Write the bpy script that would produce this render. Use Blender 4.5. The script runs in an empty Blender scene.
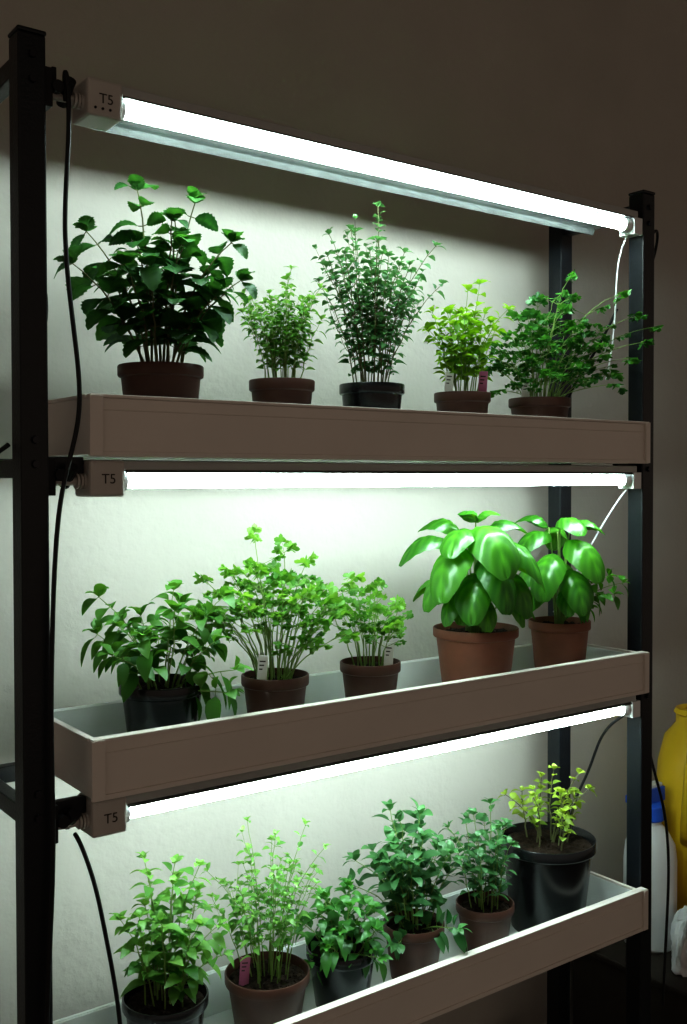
import bpy, bmesh, math, random
from mathutils import Vector, Matrix
from mathutils import noise as mn
from math import sin, cos, pi, radians
scene = bpy.context.scene
Z = Vector((0,0,1))
# ------------------------------------------------------------------ helpers
def link(o, parent=None):
    scene.collection.objects.link(o)
    if parent: o.parent = parent
    return o
def empty(name, loc=(0,0,0)):
    e = bpy.data.objects.new(name, None); e.empty_display_size = .05
    e.location = loc; return link(e)

def new_mat(name):
    m = bpy.data.materials.new(name); m.use_nodes = True
    nt = m.node_tree; nt.nodes.clear()
    out = nt.nodes.new('ShaderNodeOutputMaterial')
    return m, nt, out
def pbr(name, col, rough=.5, metal=0, noise=0.0, nscale=20, bump=0.0, bscale=80, spec=.5):
    m, nt, out = new_mat(name)
    p = nt.nodes.new('ShaderNodeBsdfPrincipled')
    p.inputs['Roughness'].default_value = rough
    p.inputs['Metallic'].default_value = metal
    p.inputs['Specular IOR Level'].default_value = spec
    tc = nt.nodes.new('ShaderNodeTexCoord')
    n = nt.nodes.new('ShaderNodeTexNoise'); n.inputs['Scale'].default_value = nscale
    n.inputs['Detail'].default_value = 6
    nt.links.new(tc.outputs['Object'], n.inputs['Vector'])
    r = nt.nodes.new('ShaderNodeValToRGB')
    r.color_ramp.elements[0].position = .3; r.color_ramp.elements[1].position = .7
    r.color_ramp.elements[0].color = [c*(1-noise) for c in col]+[1]
    r.color_ramp.elements[1].color = [min(1,c*(1+noise)) for c in col]+[1]
    nt.links.new(n.outputs['Fac'], r.inputs['Fac'])
    nt.links.new(r.outputs['Color'], p.inputs['Base Color'])
    if bump:
        n2 = nt.nodes.new('ShaderNodeTexNoise'); n2.inputs['Scale'].default_value = bscale
        n2.inputs['Detail'].default_value = 5
        nt.links.new(tc.outputs['Object'], n2.inputs['Vector'])
        b = nt.nodes.new('ShaderNodeBump'); b.inputs['Strength'].default_value = bump
        b.inputs['Distance'].default_value = .004
        nt.links.new(n2.outputs['Fac'], b.inputs['Height'])
        nt.links.new(b.outputs['Normal'], p.inputs['Normal'])
    nt.links.new(p.outputs['BSDF'], out.inputs['Surface'])
    return m
def leaf_mat(name, dark, light, transl=.38, gloss=.06, grough=.42):
    m, nt, out = new_mat(name)
    at = nt.nodes.new('ShaderNodeAttribute'); at.attribute_name = 'tint'
    r = nt.nodes.new('ShaderNodeValToRGB')
    r.color_ramp.elements[0].color = (*dark,1); r.color_ramp.elements[1].color = (*light,1)
    nt.links.new(at.outputs['Fac'], r.inputs['Fac'])
    d = nt.nodes.new('ShaderNodeBsdfDiffuse'); t = nt.nodes.new('ShaderNodeBsdfTranslucent')
    g = nt.nodes.new('ShaderNodeBsdfGlossy'); g.inputs['Roughness'].default_value = grough
    g.inputs['Color'].default_value = (.6,.75,.65,1)
    hs = nt.nodes.new('ShaderNodeHueSaturation'); hs.inputs['Hue'].default_value=.485
    hs.inputs['Saturation'].default_value=1.1; hs.inputs['Value'].default_value = 1.5
    nt.links.new(r.outputs['Color'], d.inputs['Color'])
    nt.links.new(r.outputs['Color'], hs.inputs['Color'])
    nt.links.new(hs.outputs['Color'], t.inputs['Color'])
    m1 = nt.nodes.new('ShaderNodeMixShader'); m1.inputs[0].default_value = transl
    nt.links.new(d.outputs[0], m1.inputs[1]); nt.links.new(t.outputs[0], m1.inputs[2])
    m2 = nt.nodes.new('ShaderNodeMixShader'); m2.inputs[0].default_value = gloss
    nt.links.new(m1.outputs[0], m2.inputs[1]); nt.links.new(g.outputs[0], m2.inputs[2])
    nt.links.new(m2.outputs[0], out.inputs['Surface'])
    return m

class B:
    def __init__(s): s.v=[]; s.f=[]; s.m=[]; s.t=[]
    def add(s, vs, fs, mi=0, tint=.5):
        o=len(s.v); s.v.extend([tuple(x) for x in vs])
        if isinstance(tint,(list,tuple)): s.t.extend(tint)
        else: s.t.extend([tint]*len(vs))
        for f in fs: s.f.append(tuple(i+o for i in f)); s.m.append(mi)
    def box(s, x0,x1,y0,y1,z0,z1, mi=0):
        s.add([(x,y,z) for x in (x0,x1) for y in (y0,y1) for z in (z0,z1)],
              [(0,1,3,2),(4,6,7,5),(0,4,5,1),(2,3,7,6),(0,2,6,4),(1,5,7,3)], mi)
    def tube(s, pts, r0, r1, n=5, mi=0, tint=.5, cap=False):
        vs=[]; fs=[]; N=len(pts)
        ref=Vector((1,.13,.07))
        for i,p in enumerate(pts):
            a=pts[max(0,i-1)]; b=pts[min(N-1,i+1)]
            d=(b-a).normalized() if (b-a).length>1e-9 else Z
            u=d.cross(ref)
            if u.length<.1: u=d.cross(Vector((0,1,.2)))
            u.normalize(); w=d.cross(u)
            r=r0+(r1-r0)*i/(N-1)
            for k in range(n):
                a_=2*pi*k/n; vs.append(p+u*(r*cos(a_))+w*(r*sin(a_)))
        for i in range(N-1):
            for k in range(n):
                k2=(k+1)%n; fs.append((i*n+k,i*n+k2,(i+1)*n+k2,(i+1)*n+k))
        if cap:
            fs.append(tuple(range(n))[::-1]); fs.append(tuple((N-1)*n+k for k in range(n)))
        s.add(vs,fs,mi,tint)
    def lathe(s, prof, n=40, mi=0, c=(0,0,0)):
        vs=[]; fs=[]
        for r,z in prof:
            for k in range(n):
                a=2*pi*k/n; vs.append((c[0]+r*cos(a),c[1]+r*sin(a),c[2]+z))
        for i in range(len(prof)-1):
            for k in range(n):
                k2=(k+1)%n; fs.append((i*n+k,i*n+k2,(i+1)*n+k2,(i+1)*n+k))
        s.add(vs,fs,mi)
    def obj(s, name, mats, parent=None, smooth=False, bevel=0, angle=None):
        me=bpy.data.meshes.new(name); me.from_pydata(s.v,[],s.f)
        me.polygons.foreach_set('material_index', s.m)
        if smooth: me.polygons.foreach_set('use_smooth',[True]*len(s.f))
        a=me.attributes.new('tint','FLOAT','POINT'); a.data.foreach_set('value', s.t)
        for m in mats: me.materials.append(m)
        me.validate(); me.update()
        o=bpy.data.objects.new(name,me); link(o,parent)
        if angle is not None:
            try: me.set_sharp_from_angle(angle=angle)
            except Exception: pass
        if bevel:
            md=o.modifiers.new('bevel','BEVEL'); md.width=bevel; md.segments=2; md.limit_method='ANGLE'
        return o

# ------------------------------------------------------------------ materials
M_wall = pbr('painted_plaster',(.45,.425,.39),.85,noise=.06,nscale=3,bump=.4,bscale=60,spec=.2)
M_block = pbr('ceiling_blocker_dark',(.25,.22,.19),.9,noise=.04)  # dark tone for the added, unseen ceiling blocker
M_floor= pbr('dark_floor',(.05,.038,.03),.5,noise=.3,nscale=6,bump=.1)
M_post = pbr('black_powder_coat',(.007,.009,.012),.35,noise=.15,nscale=60,bump=.15,bscale=300,spec=.35)
M_bolt = pbr('dark_steel',(.03,.03,.035),.35,metal=.8)
M_tray = pbr('taupe_plastic',(.70,.645,.60),.42,noise=.03,nscale=8,bump=.04,bscale=200)
M_trayin=pbr('tray_inner_plastic',(.72,.75,.74),.30,noise=.05,nscale=12)
M_house= pbr('lamp_housing_grey',(.40,.41,.40),.4,noise=.04)
M_refl = pbr('smoked_reflector',(.20,.22,.22),.20,metal=.75,noise=.15,nscale=30)
M_cap  = pbr('lamp_socket_plastic',(.48,.45,.42),.45,noise=.05)
M_white= pbr('white_plastic',(.72,.74,.75),.4,noise=.03)
M_black= pbr('black_rubber',(.008,.008,.009),.5,noise=.1,spec=.3)
M_ink  = pbr('ink',(.03,.025,.02),.6)
M_soil = pbr('potting_soil',(.020,.013,.009),.95,noise=.6,nscale=120,bump=1,bscale=250,spec=.1)
M_potb = pbr('brown_plastic_pot',(.070,.028,.019),.5,noise=.12,nscale=30,bump=.05,spec=.35)
M_pott = pbr('terracotta_pot',(.19,.065,.035),.6,noise=.12,nscale=25,bump=.1)
M_potk = pbr('black_plastic_pot',(.006,.007,.008),.25,noise=.2,nscale=30,spec=.45)
M_yel  = pbr('yellow_plastic',(.72,.47,.02),.4,noise=.04)
M_blue = pbr('blue_plastic',(.02,.10,.55),.35,noise=.04)
M_bag  = pbr('white_film',(.80,.82,.85),.3,noise=.05)
M_bin  = pbr('dark_brown_box',(.03,.022,.016),.6,noise=.2)
M_stem = pbr('green_stem',(.16,.27,.06),.6,noise=.2)
M_stemd= pbr('woody_stem',(.09,.10,.035),.7,noise=.3)
M_tag  = pbr('label_plastic',(.75,.75,.72),.5,noise=.04)
M_tagp = pbr('label_magenta',(.40,.12,.22),.5,noise=.04)
m, nt, out = new_mat('glowing_tube')
em = nt.nodes.new('ShaderNodeEmission'); em.inputs['Color'].default_value=(.80,1,.945,1); em.inputs['Strength'].default_value=68
nt.links.new(em.outputs[0], out.inputs['Surface']); M_tube = m

# ------------------------------------------------------------------ room
b=B(); b.box(-2.0,5.5,.31,.41,0,2.9); b.obj('wall_back',[M_wall])
b=B(); b.box(-2.0,5.5,-3.5,.31,-.1,0); b.obj('floor',[M_floor])
b=B(); b.box(-2.0,5.5,-3.5,.41,2.9,3.0); b.obj('unseen_ceiling_blocker',[M_block])  # unseen ceiling, added to block world light and darken the upper wall

# ------------------------------------------------------------------ rack
RX=1.2; RY=.205; HP=.0175
TR=[1.39,.952,.496]
rack=empty('metal_shelving_rack')
for i,(x,y) in enumerate([(0,0),(RX,0),(0,RY),(RX,RY)]):
    b=B(); h=1.837
    b.box(x-HP,x+HP,y-HP,y+HP,.012,h-.006)
    b.box(x-HP-.001,x+HP+.001,y-HP-.001,y+HP+.001,h-.006,h)
    b.box(x-HP-.004,x+HP+.004,y-HP-.004,y+HP+.004,0,.012)
    b.obj('post_%d'%(i+1),[M_post],rack,bevel=.0025)
b=B()
for tz in TR:
    z1=tz-.074; z0=z1-.024
    for x in (0,RX):
        b.box(x-.010,x+.010,HP,RY-HP,z0-.004,z1-.004)
    b.box(HP,RX-HP,RY-.008,RY+.010,z0,z1)       # rear beam under the tray
    for x,sx in ((0,1),(RX,-1)):                # corner gussets
        b.box(min(x+sx*HP,x+sx*.07),max(x+sx*HP,x+sx*.07),.0,.012,z0-.002,z1-.001)
b.box(0-.01,0+.01,HP,RY-HP,1.79,1.815); b.box(RX-.01,RX+.01,HP,RY-HP,1.79,1.815)
b.box(HP,RX-HP,RY-.008,RY+.008,.10,.125)
b.obj('beams',[M_post],rack,bevel=.0015)
b=B()
for tz in TR+[1.86]:
    for x in (0,RX):
        for dz in (-.085,-.055):
            pts=[Vector((x,-HP-.004,tz+dz)),Vector((x,-HP+.001,tz+dz))]
            b.tube(pts,.0045,.0055,8,0,cap=True)
b.obj('bolts',[M_bolt],rack)

# ------------------------------------------------------------------ trays
def tray(zr):
    t=empty('plant_tray',(0,0,zr))
    x0,x1,y0,y1=.070,1.165,-.022,.180; zb=-.072; th=.004; xe=1.182
    b=B()
    b.box(x0,x1,y0,y1,zb,zb+th)                        # floor
    b.box(x0,x1,y1-th,y1,zb+th,0)                     # back
    b.box(x0,x0+th,y0,y1-th,zb+th,0)                  # left
    b.box(x1-th,x1,y0,y1-th,zb+th,0)                  # right
    b.box(x0+th,x1-th,y0,y0+th,zb+th,0)               # inner front
    b.box(x0-.004,x1+.0,y1,y1+.006,-.008,.001)        # back rim
    b.obj('basin',[M_trayin],t,bevel=.001)
    b=B()
    b.box(x0-.003,xe,y0-.007,y0-.0002,zb,0)           # front fascia
    b.box(x0-.004,xe+.001,y0-.011,y0+.004,0,.0045)    # rolled top rim
    b.box(x0-.003,xe,y0-.010,y0-.002,zb-.003,zb+.004)
    b.box(x0-.003,xe,y0-.0085,y0-.002,-.016,-.0145)   # moulded line
    b.box(x0-.0032,x0-.0002,y0,y1,zb,0)               # left end skin
    b.box(x0-.006,x0+.004,y0+.004,y1,0,.0045)         # left rim
    b.box(x1-.004,x1+.003,y0+.004,y1,0,.0045)         # right rim
    b.box(x0-.006,x0+.012,y0-.012,y0-.006,zb-.002,.003)   # corner joint
    b.box(xe-.010,xe+.003,y0-.012,y0-.006,zb-.002,.003)
    b.obj('fascia',[M_tray],t,bevel=.0012)
for z in TR: tray(z)

# ------------------------------------------------------------------ grow lights
def lamp(zc, hang):
    L=empty('fluorescent_grow_light',(0,0,zc))
    xa,xb=.120,1.146
    b=B(); b.tube([Vector((xa,0,0)),Vector((xb,0,0))],.0095,.0095,20,0,cap=True)
    b.obj('tube',[M_tube],L,smooth=True,angle=.6)
    b=B()
    b.box(.10,1.17,-.015,.030,.0145,.027)
    b.obj('housing',[M_house],L,bevel=.0015)
    b=B()   # folded reflector wing behind the tube
    prof=[(-.017,.0105),(-.014,.0138),(.030,.0138),(.046,.009),(.078,.007),(.082,-.002),(.0837,-.002),(.0795,.0087),(.046,.0105),(.030,.0146),(-.0145,.0146),(-.0185,.0108)]
    n=len(prof)
    vs=[(x,y,z) for x in (.120,1.156) for y,z in prof]
    b.add(vs,[(i,(i+1)%n,n+(i+1)%n,n+i) for i in range(n)])
    b.obj('reflector',[M_refl],L)
    b=B()
    b.box(.070,.118,-.020,.034,-.020,.0275)
    b.obj('end_box',[M_cap],L,bevel=.004)
    b=B()
    b.tube([Vector((.1185,0,0)),Vector((.126,0,0))],.0135,.0130,20,0,cap=True)
    b.tube([Vector((1.140,0,0)),Vector((1.158,0,0))],.0130,.0145,20,0,cap=True)
    b.box(1.158,1.1818,-.016,.020,-.017,.0145)
    b.obj('sockets',[M_white],L,smooth=False,bevel=.001)
    b=B()
    for k in (.058,.063,.067): b.tube([Vector((k,0,0)),Vector((k+.003,0,0))],.010,.010,12,0,cap=True)
    b.tube([Vector((.018,0,.0)),Vector((.071,0,.0))],.0055,.0055,10,0,cap=True)
    b.obj('cable_gland',[M_cap],L)
    b=B()
    b.box(.0178,.028,-.012,.012,-.018,.030); b.box(.026,.056,-.006,.006,.006,.012)
    b.tube([Vector((.034,-.016,.008)),Vector((.034,.016,.008))],.008,.008,12,0,cap=True)
    b.tube([Vector((.048,-.018,.018)),Vector((.048,.012,-.005))],.008,.007,12,0,cap=True)
    if hang: b.box(.03,.036,-.004,.004,.0,.035)
    b.obj('mount_clamp',[M_black],L,bevel=.001)
    cu=bpy.data.curves.new('label_text','FONT'); cu.body='T5'; cu.size=.018; cu.extrude=.0002
    cu.materials.append(M_ink)
    o=bpy.data.objects.new('label_text',cu); link(o,L); o.rotation_euler=(pi/2,0,0); o.location=(.085,-.0203,-.003)
    if hang:
        b=B()
        for i in range(3): b.tube([Vector((.080+.010*i,-.0195,-.010)),Vector((.080+.010*i,-.021,-.010))],.0018,.0018,8,0,cap=True)
        b.obj('screws',[M_bolt],L)
lamp(1.767,True); lamp(1.284,False); lamp(.846,False)

# ------------------------------------------------------------------ cables
def cable(pts, r=.0028, mat=None, name='power_cable'):
    cu=bpy.data.curves.new(name,'CURVE'); cu.dimensions='3D'; cu.bevel_depth=r; cu.bevel_resolution=3; cu.resolution_u=10
    sp=cu.splines.new('NURBS'); sp.points.add(len(pts)-1); sp.order_u=4; sp.use_endpoint_u=True
    for p,q in zip(sp.points,pts): p.co=(*q,1)
    cu.materials.append(mat or M_black)
    o=bpy.data.objects.new(name,cu); return link(o)
cable([(.045,-.01,1.76),(.04,-.015,1.805),(.046,-.02,1.79),(.045,-.02,1.70),(.036,-.02,1.60),(.045,-.022,1.50),(.050,-.036,1.42),(.050,-.038,1.36),(.035,-.03,1.30),(.022,-.03,1.24),(.016,-.028,1.12),(.012,-.028,.95),(.018,-.03,.80),(.0,-.03,.6),(.0,-.03,.3)],.0030)
cable([(.05,-.01,.835),(.052,-.02,.83),(.068,-.03,.78),(.078,-.038,.71),(.093,-.045,.62),(.098,-.05,.52),(.095,-.05,.40),(.08,-.05,.2),(.06,-.05,.004)],.0028)
cable([(-.02,.02,1.33),(-.05,.05,1.30),(-.10,.10,1.27),(-.14,.2,1.33)],.003)
cable([(.0,.03,1.62),(.03,.05,1.58),(.055,.06,1.52),(.04,.06,1.46),(.02,.05,1.42)],.0007)
cable([(.0,.03,1.16),(.03,.05,1.12),(.045,.06,1.06),(.03,.06,1.02),(.02,.05,1.0)],.0007)
cable([(1.18,.01,1.755),(1.20,.03,1.75),(1.235,.03,1.70),(1.245,.02,1.63),(1.25,.03,1.54)],.0022,M_white,'white_cable')
cable([(1.17,.01,1.752),(1.165,.03,1.72),(1.175,.04,1.64),(1.18,.05,1.55),(1.17,.06,1.48)],.0018,M_white,'white_cable')
cable([(1.19,.05,1.62),(1.18,.09,1.54),(1.16,.12,1.50),(1.13,.14,1.42),(1.125,.15,1.33)],.0028)
cable([(1.17,.01,1.265),(1.175,.06,1.22),(1.165,.10,1.14),(1.11,.14,1.02)],.002,M_white,'white_cable')
cable([(1.17,.01,.83),(1.175,.06,.80),(1.19,.10,.74),(1.19,.12,.68),(1.16,.14,.62),(1.15,.14,.53)],.0028)
cable([(1.235,.01,1.74),(1.262,.03,1.72),(1.255,.04,1.64),(1.235,.03,1.5),(1.235,.03,1.25),(1.24,.03,1.0),(1.235,.03,.85),(1.27,.02,.70),(1.31,.02,.62),(1.30,.0,.5),(1.26,-.02,.4),(1.25,-.02,.25)],.0028)
cable([(1.22,.0,1.74),(1.235,-.01,1.79),(1.26,.0,1.77),(1.262,.02,1.72)],.0028)

# ------------------------------------------------------------------ foliage
def frame(d, roll=0):
    d=d.normalized()
    n=Z-d*Z.dot(d)
    if n.length<.15: n=Vector((1,0,0))-d*d.x
    n.normalize(); n=Matrix.Rotation(roll,3,d)@n
    return d, n, d.cross(n)
def leaf(bd, P, d, L, W, tint, roll=0, a=.8, e=.85, nu=5, m=1, droop=.25, fold=.25, cup=0, serr=0, puck=0, curl=0, pt=.12):
    d,n,s=frame(d,roll); vs=[]; fs=[]; ts=[]
    for i in range(nu+1):
        t=i/nu
        w=max(.0,sin(pi*min(1,t)**a))**e*W*.5 if 0<t<1 else (W*.03 if t==0 else 0.0005)
        if serr and i%2 and 0<t<1: w*=1+serr
        c=P+d*(L*t*(1-.12*curl*t))-Z*(droop*L*t*t)+n*(.10*L*sin(pi*t)-curl*.3*L*t**3)
        for j in range(-m,m+1):
            q=j/m
            off=fold*abs(q)*w - cup*q*q*w
            hi=0
            if puck:
                hi=sin(t*32-abs(q)*8)
                off+=puck*L*hi*min(1,abs(q)*3)*(1-abs(q)*.6)
            dd=d*(.14*w*abs(q)) if serr or puck else Vector((0,0,0))
            vs.append(c+s*(w*q*(1-.25*min(1,cup)*abs(q)))+n*off+dd)
            ts.append(min(1,max(0,tint+(.35 if j==0 and puck else 0)+pt*hi*(1-abs(q)*.5))))
    k=2*m+1
    for i in range(nu):
        for j in range(k-1):
            fs.append((i*k+j,(i+1)*k+j,(i+1)*k+j+1,i*k+j+1))
    bd.add(vs,fs,0,ts)
def lobed(bd, P, d, L, tint, roll, rnd, lobes=3):
    d,n,s=frame(d,roll); N=lobes*6
    vs=[P]; ts=[tint]
    for i in range(N+1):
        th=-1.3+2.6*i/N
        big=abs(cos(lobes*pi*(i/N)+pi*.5))
        r=L*(.66+.28*big+.06*(i%2))*(1-.10*abs(th))
        z=.10*L*cos(th*3)-.16*L*abs(th)
        vs.append(P+d*(r*cos(th))+s*(r*sin(th))+n*z-Z*(.15*r)); ts.append(tint+.1*(r/L-.6))
    bd.add(vs,[(0,i,i+1) for i in range(1,N+1)],0,ts)
def bez(p0,p1,p2,N):
    return [p0*(1-t)**2+p1*2*t*(1-t)+p2*t*t for t in [i/N for i in range(N+1)]]
def grow(bd, pts, S, rnd, r0, nodes, t0, sc=1.0):
    """stem with opposite leaf pairs"""
    bd.tube(pts,r0,r0*.4,5,1,.5)
    N=len(pts)-1; phi=rnd.uniform(0,pi)
    for k in range(nodes):
        t=t0+(1-t0)*(k+rnd.uniform(-.15,.15))/max(1,nodes-1) if nodes>1 else 1
        t=min(.999,max(t0,t)); x=t*N; i=int(x); P=pts[i].lerp(pts[i+1],x-i)
        T=(pts[i+1]-pts[i]).normalized()
        u=T.cross(Vector((cos(phi),sin(phi),0.01))); 
        if u.length<.1: u=Vector((1,0,0))
        u.normalize(); phi+=pi/2+rnd.uniform(-.3,.3)
        size=sc*(1-S.get('taper',.45)*((t-t0)/(1-t0+1e-6)))*(.75+.25*min(1,(t-t0)*5+.4))
        for sg in (1,-1):
            if rnd.random()<S.get('skip',.08): continue
            d=(u*sg+T*S.get('lift',.35)+Vector((rnd.uniform(-.3,.3),rnd.uniform(-.3,.3),rnd.uniform(-.25,.25)))).normalized()
            L=S['leaf']*size*rnd.uniform(.75,1.2); W=L*S['asp']*rnd.uniform(.85,1.1)
            tn=min(1,max(0,rnd.gauss(.42,.2)+.25*(t-.5)))
            pe=L*S.get('pet',.18); P2=P+d*pe
            bd.tube([P,P2],r0*.45,r0*.35,3,1)
            leaf(bd,P2,d,L,W,tn,rnd.uniform(-.5,.5),S.get('a',.8),S.get('e',.85),S.get('nu',5),S.get('m',1),rnd.uniform(.5,1.3)*S.get('droop',.25),S.get('fold',.25),S.get('cup',0),S.get('serr',0),S.get('puck',0))
    T=(pts[-1]-pts[-2]).normalized()
    for k in range(S.get('tip',4)):
        a=k*2*pi/S.get('tip',4)+phi
        d=(Vector((cos(a),sin(a),0))*.7+T*rnd.uniform(.5,1.1)).normalized()
        L=S['leaf']*sc*(1-S.get('taper',.45))*rnd.uniform(.6,1.0)
        leaf(bd,pts[-1],d,L,L*S['asp'],min(1,.6+rnd.uniform(-.1,.3)),rnd.uniform(-.4,.4),S.get('a',.8),S.get('e',.85),S.get('nu',5),S.get('m',1),.15,S.get('fold',.25),S.get('cup',0),S.get('serr',0),S.get('puck',0))
def compound(bd, P, T, sz, rnd, tint):
    d,n,s=frame(T+Vector((0,0,-.2)))
    for ang,ln in ((0,1.0),(.95,.8),(-.95,.8)):
        dd=(d*cos(ang)+s*sin(ang)+Vector((rnd.uniform(-.25,.25),rnd.uniform(-.25,.25),rnd.uniform(-.2,.25)))).normalized()
        Q=P+dd*sz*ln
        bd.tube([P,Q],.0006,.0004,3,1)
        s2=dd.cross(n)
        for a2 in (0,1.0,-1.0):
            d3=dd*cos(a2)+s2*sin(a2)
            lobed(bd,Q,d3,sz*rnd.uniform(.7,1.05)*(1 if a2==0 else .85),min(1,max(0,tint+rnd.uniform(-.25,.25))),rnd.uniform(-.6,.6),rnd)

def pot(kind, R, H, par, rs):
    mat={'b':M_potb,'t':M_pott,'k':M_potk}[kind]
    rim=.016 if R<.08 else .02; rb=R*.74
    prof=[(.0,.0),(rb*.96,0),(rb,.003),(R*.92,H-rim-.002),(R*.985,H-rim),(R,H-rim+.002),(R,H-.0015),(R-.001,H),(R-.0025,H),(R-.003,H-.002),(R*.91,H-.012),(R*.89,H-.02),(.0,H-.02)]
    b=B(); b.lathe(prof,48); b.obj('pot',[mat],par,smooth=True,angle=.6)
    b=B(); vs=[(0,0,H-.010)]; fs=[]; nr=7; na=36; rr=R*.925
    for i in range(1,nr+1):
        for k in range(na):
            a=2*pi*k/na; r=rr*i/nr
            vs.append((r*cos(a),r*sin(a),H-.010-(.004 if i==nr else 0)+(rs.uniform(-.0025,.0035) if i<nr else 0)))
    for k in range(na): fs.append((0,1+k,1+(k+1)%na))
    for i in range(nr-1):
        for k in range(na):
            k2=(k+1)%na; o=1+i*na; fs.append((o+k,o+na+k,o+na+k2,o+k2))
    b.add(vs,fs); 
    for _ in range(60):
        a=rs.uniform(0,2*pi); r=rr*.93*math.sqrt(rs.random()); q=rs.uniform(.0012,.003)
        c=Vector((r*cos(a),r*sin(a),H-.009))
        b.add([c+Vector((q,0,0)),c+Vector((-q,q*.3,0)),c+Vector((0,q,0)),c+Vector((0,-q,0)),c+Vector((0,0,q)),c-Vector((0,0,q))],
              [(0,2,4),(2,1,4),(1,3,4),(3,0,4),(2,0,5),(1,2,5),(3,1,5),(0,3,5)])
    b.obj('soil',[M_soil],par)
def tag(par, R, H, x, y, mat, rot=-.5, h=.036):
    b=B(); b.box(-.0075,.0075,-.0006,.0006,-.008,h); b.box(-.005,.005,-.0006,.0006,-.018,-.008)
    o=b.obj('label_tag',[mat],par,bevel=.0004); o.location=(x,y,H); o.rotation_euler=(.08,.06,rot)
    b=B()
    for k in range(3): b.box(-.005,.004-.002*k,-.0010,-.0007,h-.010-.006*k,h-.008-.006*k)
    o2=b.obj('label_writing',[M_ink],par); o2.location=o.location; o2.rotation_euler=o.rotation_euler

Rv=Vector((.804,-.595,0)); Fv=Vector((-.595,-.804,0))
YC=.080
def plant(name, X, zf, kind, R, H, S, seed, lm, tags=(), Y=YC, stem=None, shoots=()):
    rnd=random.Random(seed); par=empty(name,(X,Y,zf)); pot(kind,R,H,par,rnd)
    bd=B(); ymax=.285-Y
    hz=H-.008
    tg_list=[]
    for k in range(S['n']):
        a=k*2.399+rnd.uniform(-.3,.3); r=math.sqrt((k+.5)/S['n'])
        base=Vector((cos(a)*R*.55*r,sin(a)*R*.55*r,hz-.004))
        rx,ry=S['rx'],S['ry']
        hh=S['h']*(1-S.get('drop',.35)*r*r)*rnd.uniform(.78,1.0)
        if k==0: hh=S['h']
        tg=Vector((cos(a)*rx*r+S.get('lx',0),sin(a)*ry*r+S.get('ly',0),hz+hh))
        tg_list.append((base,tg))
    for (r,f,h) in shoots:
        tg=Rv*r+Fv*f+Z*(hz+h); tg_list.append((Vector((tg.x*.15,tg.y*.15,hz-.004)),tg))
    for base,tg in tg_list:
        tg.y=min(tg.y,ymax-.03)
        c=base+(tg-base)*.25; c.z=hz+(tg.z-hz)*S.get('ctl',.65)
        c+=Vector((rnd.uniform(-.01,.01),rnd.uniform(-.01,.01),0))
        pts=bez(base,c,tg,10)
        for i in range(2,10): pts[i]+=Vector((rnd.uniform(-1,1),rnd.uniform(-1,1),0))*.0015
        if S['type']=='shoot':
            grow(bd,pts,S,rnd,S.get('sr',.0015),S['nodes'],S.get('t0',.25))
            for q in range(S.get('br',0)):
                t=rnd.uniform(.25,.75); i=int(t*10); p0=pts[i]
                aa=rnd.uniform(0,2*pi); ln=S['h']*rnd.uniform(.15,.32)
                d=Vector((cos(aa)*.7,sin(aa)*.5,rnd.uniform(.6,1.1))).normalized()
                p2=p0+d*ln; p2.y=min(p2.y,ymax-.02); p1=p0+Vector((d.x,d.y,.15))*ln*.5
                grow(bd,bez(p0,p1,p2,5),S,rnd,S.get('sr',.0015)*.6,S.get('bn',4),.3,.8)
        else:
            bd.tube(pts,S.get('sr',.0012),.0006,5,1)
            T=(pts[-1]-pts[-2]).normalized()
            compound(bd,pts[-1],T,S['leaf'],rnd,rnd.uniform(.2,.8))
            for t in S.get('sub',(.72,)):
                i=int(t*10); aa=rnd.uniform(0,2*pi)
                for sg in (1,-1):
                    if rnd.random()<S.get('skip',.2): continue
                    d=(Vector((cos(aa)*sg,sin(aa)*sg,.5))).normalized()
                    q=pts[i]+d*S['leaf']*1.3
                    bd.tube([pts[i],q],.0007,.0005,3,1)
                    compound(bd,q,d,S['leaf']*.75,rnd,rnd.uniform(.1,.7))
    bd.v=[(v[0],min(v[1],ymax),v[2]) for v in bd.v]
    bd.obj('foliage',[lm,stem or M_stem],par,smooth=True)
    for (x,y,mt,ro) in tags: tag(par,R,H,x,y,mt,ro)
    return par

G=leaf_mat
L_mint=G('mint_leaf',(.012,.055,.014),(.055,.20,.035),.32,.06)
L_thy =G('thyme_leaf',(.05,.18,.03),(.22,.45,.10),.42,.04)
L_ore =G('oregano_leaf',(.026,.10,.03),(.11,.27,.09),.34,.05)
L_mar =G('marjoram_leaf',(.09,.25,.02),(.26,.48,.06),.45,.04)
L_cor =G('coriander_leaf',(.022,.11,.020),(.075,.26,.04),.35,.05)
L_bbas=G('bush_basil_leaf',(.026,.12,.018),(.12,.31,.05),.36,.05)
L_par =G('parsley_leaf',(.05,.18,.025),(.19,.41,.07),.42,.04)
L_bas =G('basil_leaf',(.018,.12,.008),(.10,.36,.025),.36,.07,.34)
L_sav =G('savory_leaf',(.05,.18,.03),(.20,.41,.09),.42,.04)
L_sage=G('sage_leaf',(.022,.09,.028),(.08,.22,.07),.32,.06)
L_young=G('young_leaf',(.12,.23,.025),(.34,.45,.07),.44,.04)

F1=TR[0]-.068; F2=TR[1]-.068; F3=TR[2]-.068
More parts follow.
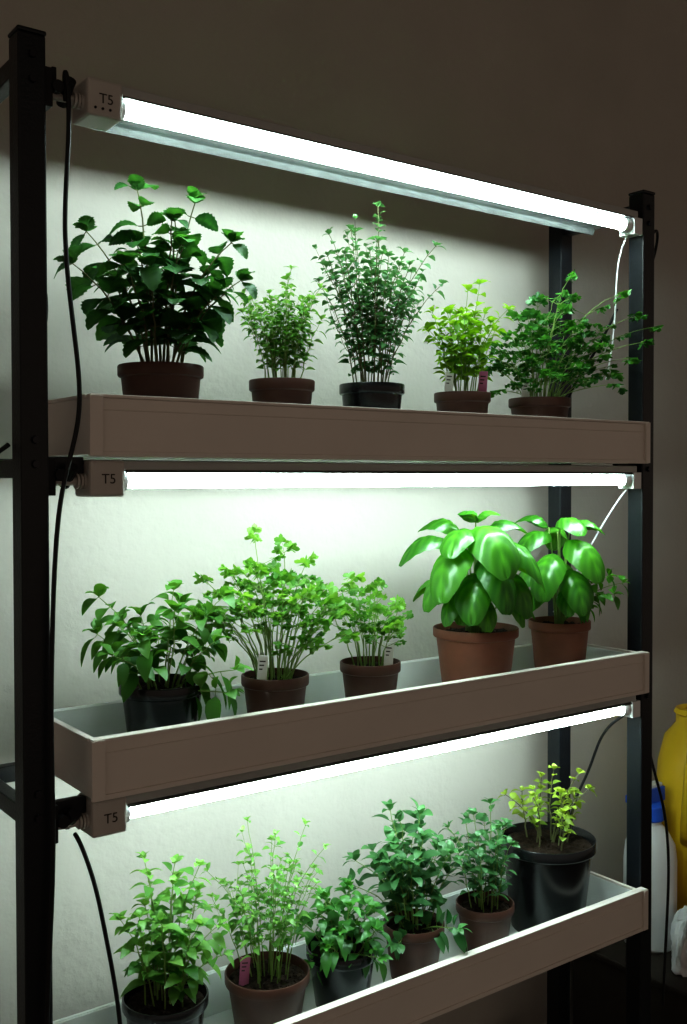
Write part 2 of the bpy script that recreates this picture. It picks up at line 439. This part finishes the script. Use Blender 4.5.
# --- upper tray
plant('potted_mint',.219,F1,'b',.061,.126,dict(type='shoot',n=9,h=.220,rx=.100,ry=.085,drop=.45,nodes=7,t0=.25,leaf=.045,asp=.84,taper=.35,serr=.20,nu=14,m=2,lift=.25,droop=.35,sr=.0021,tip=6,fold=.12,puck=.018,e=.62,a=.85),11,L_mint,stem=M_stemd,
  shoots=((-.03,.01,.255),(.050,.0,.240),(-.105,.0,.20),(-.12,.02,.15),(.105,.02,.18),(.115,.0,.13),(.085,.04,.10),(.02,.02,.21)))
plant('potted_thyme',.425,F1,'b',.051,.117,dict(type='shoot',n=20,h=.165,rx=.070,ry=.06,drop=.25,nodes=9,t0=.2,leaf=.018,asp=.6,taper=.3,nu=4,sr=.0010,br=2,bn=4),12,L_thy,shoots=((.015,0,.18),(-.06,0,.14),(.06,.0,.15)))
plant('potted_oregano',.602,F1,'k',.054,.120,dict(type='shoot',n=16,h=.28,rx=.100,ry=.085,drop=.30,nodes=12,t0=.12,leaf=.021,asp=.70,taper=.35,nu=4,sr=.0012,br=3,bn=5,e=.7),13,L_ore,stem=M_stemd,
  shoots=((.01,0,.300),(-.07,0,.255),(.105,0,.235),(.115,.02,.17),(-.08,.02,.2)))
plant('potted_marjoram',.805,F1,'b',.050,.116,dict(type='shoot',n=14,h=.19,rx=.070,ry=.06,drop=.3,nodes=7,t0=.25,leaf=.027,asp=.68,taper=.3,nu=5,sr=.0012,br=1,bn=3),14,L_mar,tags=((-.038,-.005,M_tag,-.4),(.012,-.038,M_tagp,-.7)),shoots=((.03,0,.20),(.08,0,.155),(-.06,0,.12)))
plant('potted_coriander',1.003,F1,'b',.058,.115,dict(type='comp',n=34,h=.20,rx=.13,ry=.10,drop=.75,leaf=.018,ctl=.8,sub=(.55,.75),lx=.03),15,L_cor,tags=((-.046,-.006,M_tag,-.4),),
  shoots=((.14,0,.20),(.17,.0,.16),(.18,.02,.11),(.20,.0,.14),(.15,.03,.08),(.05,0,.225),(-.09,.03,.08),(-.08,.05,.02),(.12,.05,.03)))
# --- middle tray
plant('potted_bush_basil',.218,F2,'k',.061,.112,dict(type='shoot',n=13,h=.138,rx=.110,ry=.085,drop=.50,nodes=5,t0=.35,leaf=.038,asp=.64,taper=.2,nu=6,lift=.2,droop=.4,sr=.0014,e=.72),21,L_bbas,
  shoots=((-.09,0,.13),(.09,0,.13),(.10,.04,.0),(.11,.03,.03)))
plant('potted_parsley',.411,F2,'b',.0525,.101,dict(type='comp',n=26,h=.195,rx=.115,ry=.085,drop=.45,leaf=.018,ctl=.6,sub=(.6,.8),skip=.35,sr=.0014),22,L_par,tags=((-.038,-.022,M_tag,-.5),),
  shoots=((-.03,0,.210),(-.10,.02,.15),(-.11,.02,.10),(.11,.02,.15),(.10,.03,.07),(-.07,.03,.09),(.05,.04,.06)))
plant('potted_parsley',.598,F2,'b',.0505,.101,dict(type='comp',n=17,h=.125,rx=.075,ry=.06,drop=.35,leaf=.015,ctl=.6,sub=(.5,.75),skip=.4),23,L_par,tags=((.006,-.040,M_tag,-.7),))

def basil(X,R,H,leaves,seed,extra=None):
    rnd=random.Random(seed); par=empty('potted_basil',(X,YC,F2)); pot('t',R,H,par,rnd); bd=B()
    for (r,f,h),(dr,df,du),L,W in leaves:
        P=Rv*r+Fv*f+Z*(H+h); d=(Rv*dr+Fv*df+Z*du).normalized()
        b0=Vector((P.x*.3,P.y*.3,H-.012))
        bd.tube(bez(b0,Vector((P.x*.4,P.y*.4,H+h*.6)),P,8),.0024,.0014,6,1)
        leaf(bd,P,d,L,W*1.10,rnd.uniform(.15,.6),rnd.uniform(-.3,.3),.80,.55,36,6,.22,.25,.80,0,.016,1.0,.22)
    if extra: extra(bd,rnd,H)
    ym=.285-YC; bd.v=[(v[0],min(v[1],ym),v[2]) for v in bd.v]
    bd.obj('foliage',[L_bas,M_stem],par,smooth=True)
basil(.838,.0765,.137,[
 ((-.050,0,.155),(-1,.25,.10),.10,.072),
 ((-.025,-.02,.170),(-.7,-.1,.45),.085,.065),
 ((.0,.02,.180),(.30,.8,-.15),.125,.100),
 ((-.03,.03,.145),(-.50,.7,-.30),.115,.095),
 ((-.01,.04,.100),(-.15,.8,-.40),.095,.075),
 ((.03,.0,.150),(.8,.5,-.1),.11,.085),
 ((.035,.02,.105),(.6,.6,-.4),.095,.070),
 ((.02,-.02,.170),(.6,-.1,.35),.085,.065),
 ((-.0,-.03,.16),(-.1,-.8,.2),.09,.07),
 ((-.04,.02,.10),(-.8,.5,-.3),.085,.068),
 ((.0,.0,.188),(-.3,.3,.5),.055,.042),
 ((.0,.0,.188),(.4,.2,.5),.055,.040),
 ((.03,.02,.07),(.7,.5,-.3),.08,.058),
 ((-.02,.03,.168),(-.4,.7,.10),.09,.072),
 ((.01,.04,.13),(.4,.8,-.4),.11,.085),
 ((-.03,.03,.065),(-.6,.7,-.3),.07,.055),
 ((.0,.04,.06),(.2,.8,-.3),.07,.055),
 ((-.02,.02,.05),(-.2,.8,-.1),.06,.048),
 ((.06,.0,.12),(.9,.2,-.2),.08,.06),
 ((.05,.02,.05),(.9,.3,.0),.06,.045),
 ((-.05,-.01,.08),(-.9,-.2,.0),.07,.05),
 ((.01,-.02,.12),(.5,-.7,.1),.09,.06),
 ((.01,-.02,.07),(-.3,-.7,.1),.08,.06)],31)
def jextra(bd,rnd,H):
    S=dict(leaf=.032,asp=.60,taper=.3,nu=6,m=1,lift=.2,droop=.35,tip=4,e=.75)
    for (r,f,h) in ((.105,.0,.05),(.09,.02,.085),(.065,.03,.05),(.125,-.01,.07),(.045,.04,.03),(.04,.04,.075)):
        p0=Vector((0,0,H-.012)); p2=Rv*r+Fv*f+Z*(H+h)
        grow(bd,bez(p0,Vector((p2.x*.4,p2.y*.4,H+h*.9)),p2,8),S,rnd,.0014,4,.4)
basil(1.060,.059,.131,[
 ((-.02,.0,.165),(-.8,.5,.05),.09,.07),
 ((.0,.0,.185),(.2,.6,.2),.080,.065),
 ((-.02,-.01,.178),(-.6,.0,.5),.075,.058),
 ((.01,.02,.155),(.5,.7,-.25),.10,.085),
 ((-.02,.03,.13),(-.4,.7,-.35),.10,.080),
 ((.02,.0,.180),(.7,.2,.25),.07,.055),
 ((-.02,.02,.07),(-.7,.6,-.1),.075,.055),
 ((.01,.03,.10),(.2,.8,-.45),.09,.070),
 ((-.03,.02,.105),(-.8,.4,-.1),.08,.06),
 ((.0,.03,.06),(.0,.8,-.2),.06,.045),
 ((.0,-.02,.17),(.1,-.8,.0),.08,.06),
 ((.0,-.02,.10),(.3,-.8,.0),.08,.06)],32,jextra)
# --- lower tray
plant('potted_savory',.221,F3,'k',.062,.113,dict(type='shoot',n=12,h=.195,rx=.075,ry=.06,drop=.35,nodes=8,t0=.2,leaf=.034,asp=.60,taper=.4,nu=6,sr=.0014,lift=.2,e=.75),41,L_sav,shoots=((.05,0,.195),(-.03,0,.205),(.09,.03,.08),(.08,.03,.12)))
plant('potted_thyme',.395,F3,'b',.066,.098,dict(type='shoot',n=22,h=.215,rx=.100,ry=.08,drop=.35,nodes=8,t0=.3,leaf=.020,asp=.55,taper=.35,nu=4,sr=.0010,br=1,bn=4,skip=.2),42,L_sav,tags=((-.045,-.005,M_tagp,-.4),),shoots=((-.03,0,.24),(.06,0,.235),(.09,0,.20),(-.09,.02,.17)))
plant('potted_oregano',.538,F3,'k',.058,.098,dict(type='shoot',n=13,h=.100,rx=.080,ry=.07,drop=.6,nodes=5,t0=.3,leaf=.034,asp=.6,taper=.3,nu=6,droop=.4),43,L_cor,shoots=((-.05,.04,.0),(.06,.05,.01)))
plant('potted_sage',.692,F3,'b',.053,.098,dict(type='shoot',n=15,h=.19,rx=.085,ry=.07,drop=.35,nodes=7,t0=.2,leaf=.038,asp=.55,taper=.25,nu=6,droop=.2,sr=.0015,e=.65,fold=.15,lift=.5),44,L_sage,shoots=((-.11,.02,.08),(-.10,.02,.12),(-.04,0,.200),(.07,.06,.02),(-.03,.07,.0)))
plant('potted_sage',.862,F3,'b',.053,.090,dict(type='shoot',n=13,h=.185,rx=.065,ry=.06,drop=.35,nodes=8,t0=.2,leaf=.028,asp=.58,taper=.3,nu=6,sr=.0013,e=.65,fold=.15,lift=.5),45,L_sage,shoots=((-.07,.02,.15),))
plant('potted_lemon_balm',1.030,F3,'k',.092,.172,dict(type='shoot',n=9,h=.135,rx=.08,ry=.06,drop=.40,nodes=6,t0=.3,leaf=.023,asp=.8,taper=.3,nu=6,sr=.0018,skip=.12,e=.7),46,L_young,Y=.083,stem=M_stemd,shoots=((-.08,0,.09),(.08,0,.10),(.06,0,.13)))

# ------------------------------------------------------------------ things on the floor beside the rack
bx=empty('storage_box',(0,0,0))
b=B(); b.box(1.33,1.95,-.06,.28,0,.235); b.obj('box_body',[M_bin],bx,bevel=.006)
b=B(); b.box(1.322,1.958,-.068,.288,.235,.25); b.obj('box_lid',[M_bin],bx,bevel=.004)
bo=empty('spray_bottle',(1.455,.165,.25))
b=B(); b.lathe([(0,0),(.052,0),(.058,.006),(.058,.19),(.054,.225),(.038,.255),(.024,.27),(.024,.28),(0,.28)],36); b.obj('bottle_body',[M_white],bo,smooth=True,angle=.7)
b=B(); b.lathe([(0,.279),(.030,.279),(.032,.283),(.031,.312),(.024,.318),(0,.319)],28)
b.box(-.06,.035,-.014,.014,.318,.350); b.box(-.078,-.06,-.008,.008,.328,.345)
b.obj('trigger_head',[M_blue],bo,bevel=.002)
b=B(); b.tube(bez(Vector((-.035,0,.32)),Vector((-.062,0,.30)),Vector((-.060,0,.255)),8),.006,.004,8,0,cap=True)
b.box(-.055,.03,-.010,.010,.350,.358); b.obj('trigger',[M_white],bo,bevel=.002)
yc=empty('yellow_jug',(1.625,.16,.25))
b=B(); b.lathe([(0,0),(.085,0),(.09,.008),(.095,.30),(.09,.38),(.075,.44),(.05,.47),(.05,.49),(.055,.495),(.05,.505),(.045,.495),(0,.495)],40); b.obj('jug_body',[M_yel],yc,smooth=True,angle=.7)
b=B(); b.tube(bez(Vector((-.05,-.03,.46)),Vector((-.18,-.10,.45)),Vector((-.09,-.03,.22)),14),.012,.012,10,0,cap=True); b.obj('handle',[M_yel],yc,smooth=True)
bm=bmesh.new(); bmesh.ops.create_icosphere(bm,subdivisions=6,radius=1)
for v in bm.verts:
    p=v.co.copy(); q=Vector((p.x*1.0,p.y,p.z*.6))
    k=1+.22*mn.noise(q*1.6)+.30*(.5-abs(mn.noise(q*2.3+Vector((3,1,2)))))+.14*(.4-abs(mn.noise(q*5)))+.05*(.4-abs(mn.noise(q*11)))
    k*=1-.35*max(0,p.z)**2
    v.co=Vector((p.x*.080*k,p.y*.05*k,max(-.046,p.z*.10*k)))
me=bpy.data.meshes.new('plastic_bag'); bm.to_mesh(me); bm.free(); me.materials.append(M_bag)
me.polygons.foreach_set('use_smooth',[True]*len(me.polygons))
o=bpy.data.objects.new('plastic_bag',me); link(o); o.location=(1.465,.028,.2965)

# ------------------------------------------------------------------ world
w=bpy.data.worlds.new('dim_room'); scene.world=w; w.use_nodes=True
bg=w.node_tree.nodes['Background']; bg.inputs['Color'].default_value=(1,.80,.64,1); bg.inputs['Strength'].default_value=.235

# ------------------------------------------------------------------ camera
cam=bpy.data.cameras.new('camera'); co=bpy.data.objects.new('camera',cam); link(co)
cam.sensor_width=36; cam.lens=36.2; cam.shift_y=-.0102; cam.clip_start=.02
co.location=(-.449,-1.261,1.285)
co.rotation_euler=(Matrix.Rotation(radians(-36.5),4,'Z')@Matrix.Rotation(radians(88.8),4,'X')@Matrix.Rotation(radians(-.1),4,'Z')).to_euler()
scene.camera=co
scene.view_settings.view_transform='Standard'
for lk in ('Medium High Contrast','None'):
    try:
        scene.view_settings.look=lk; print('LOOK',lk); break
    except Exception as ex: print(ex)
scene.view_settings.exposure=0
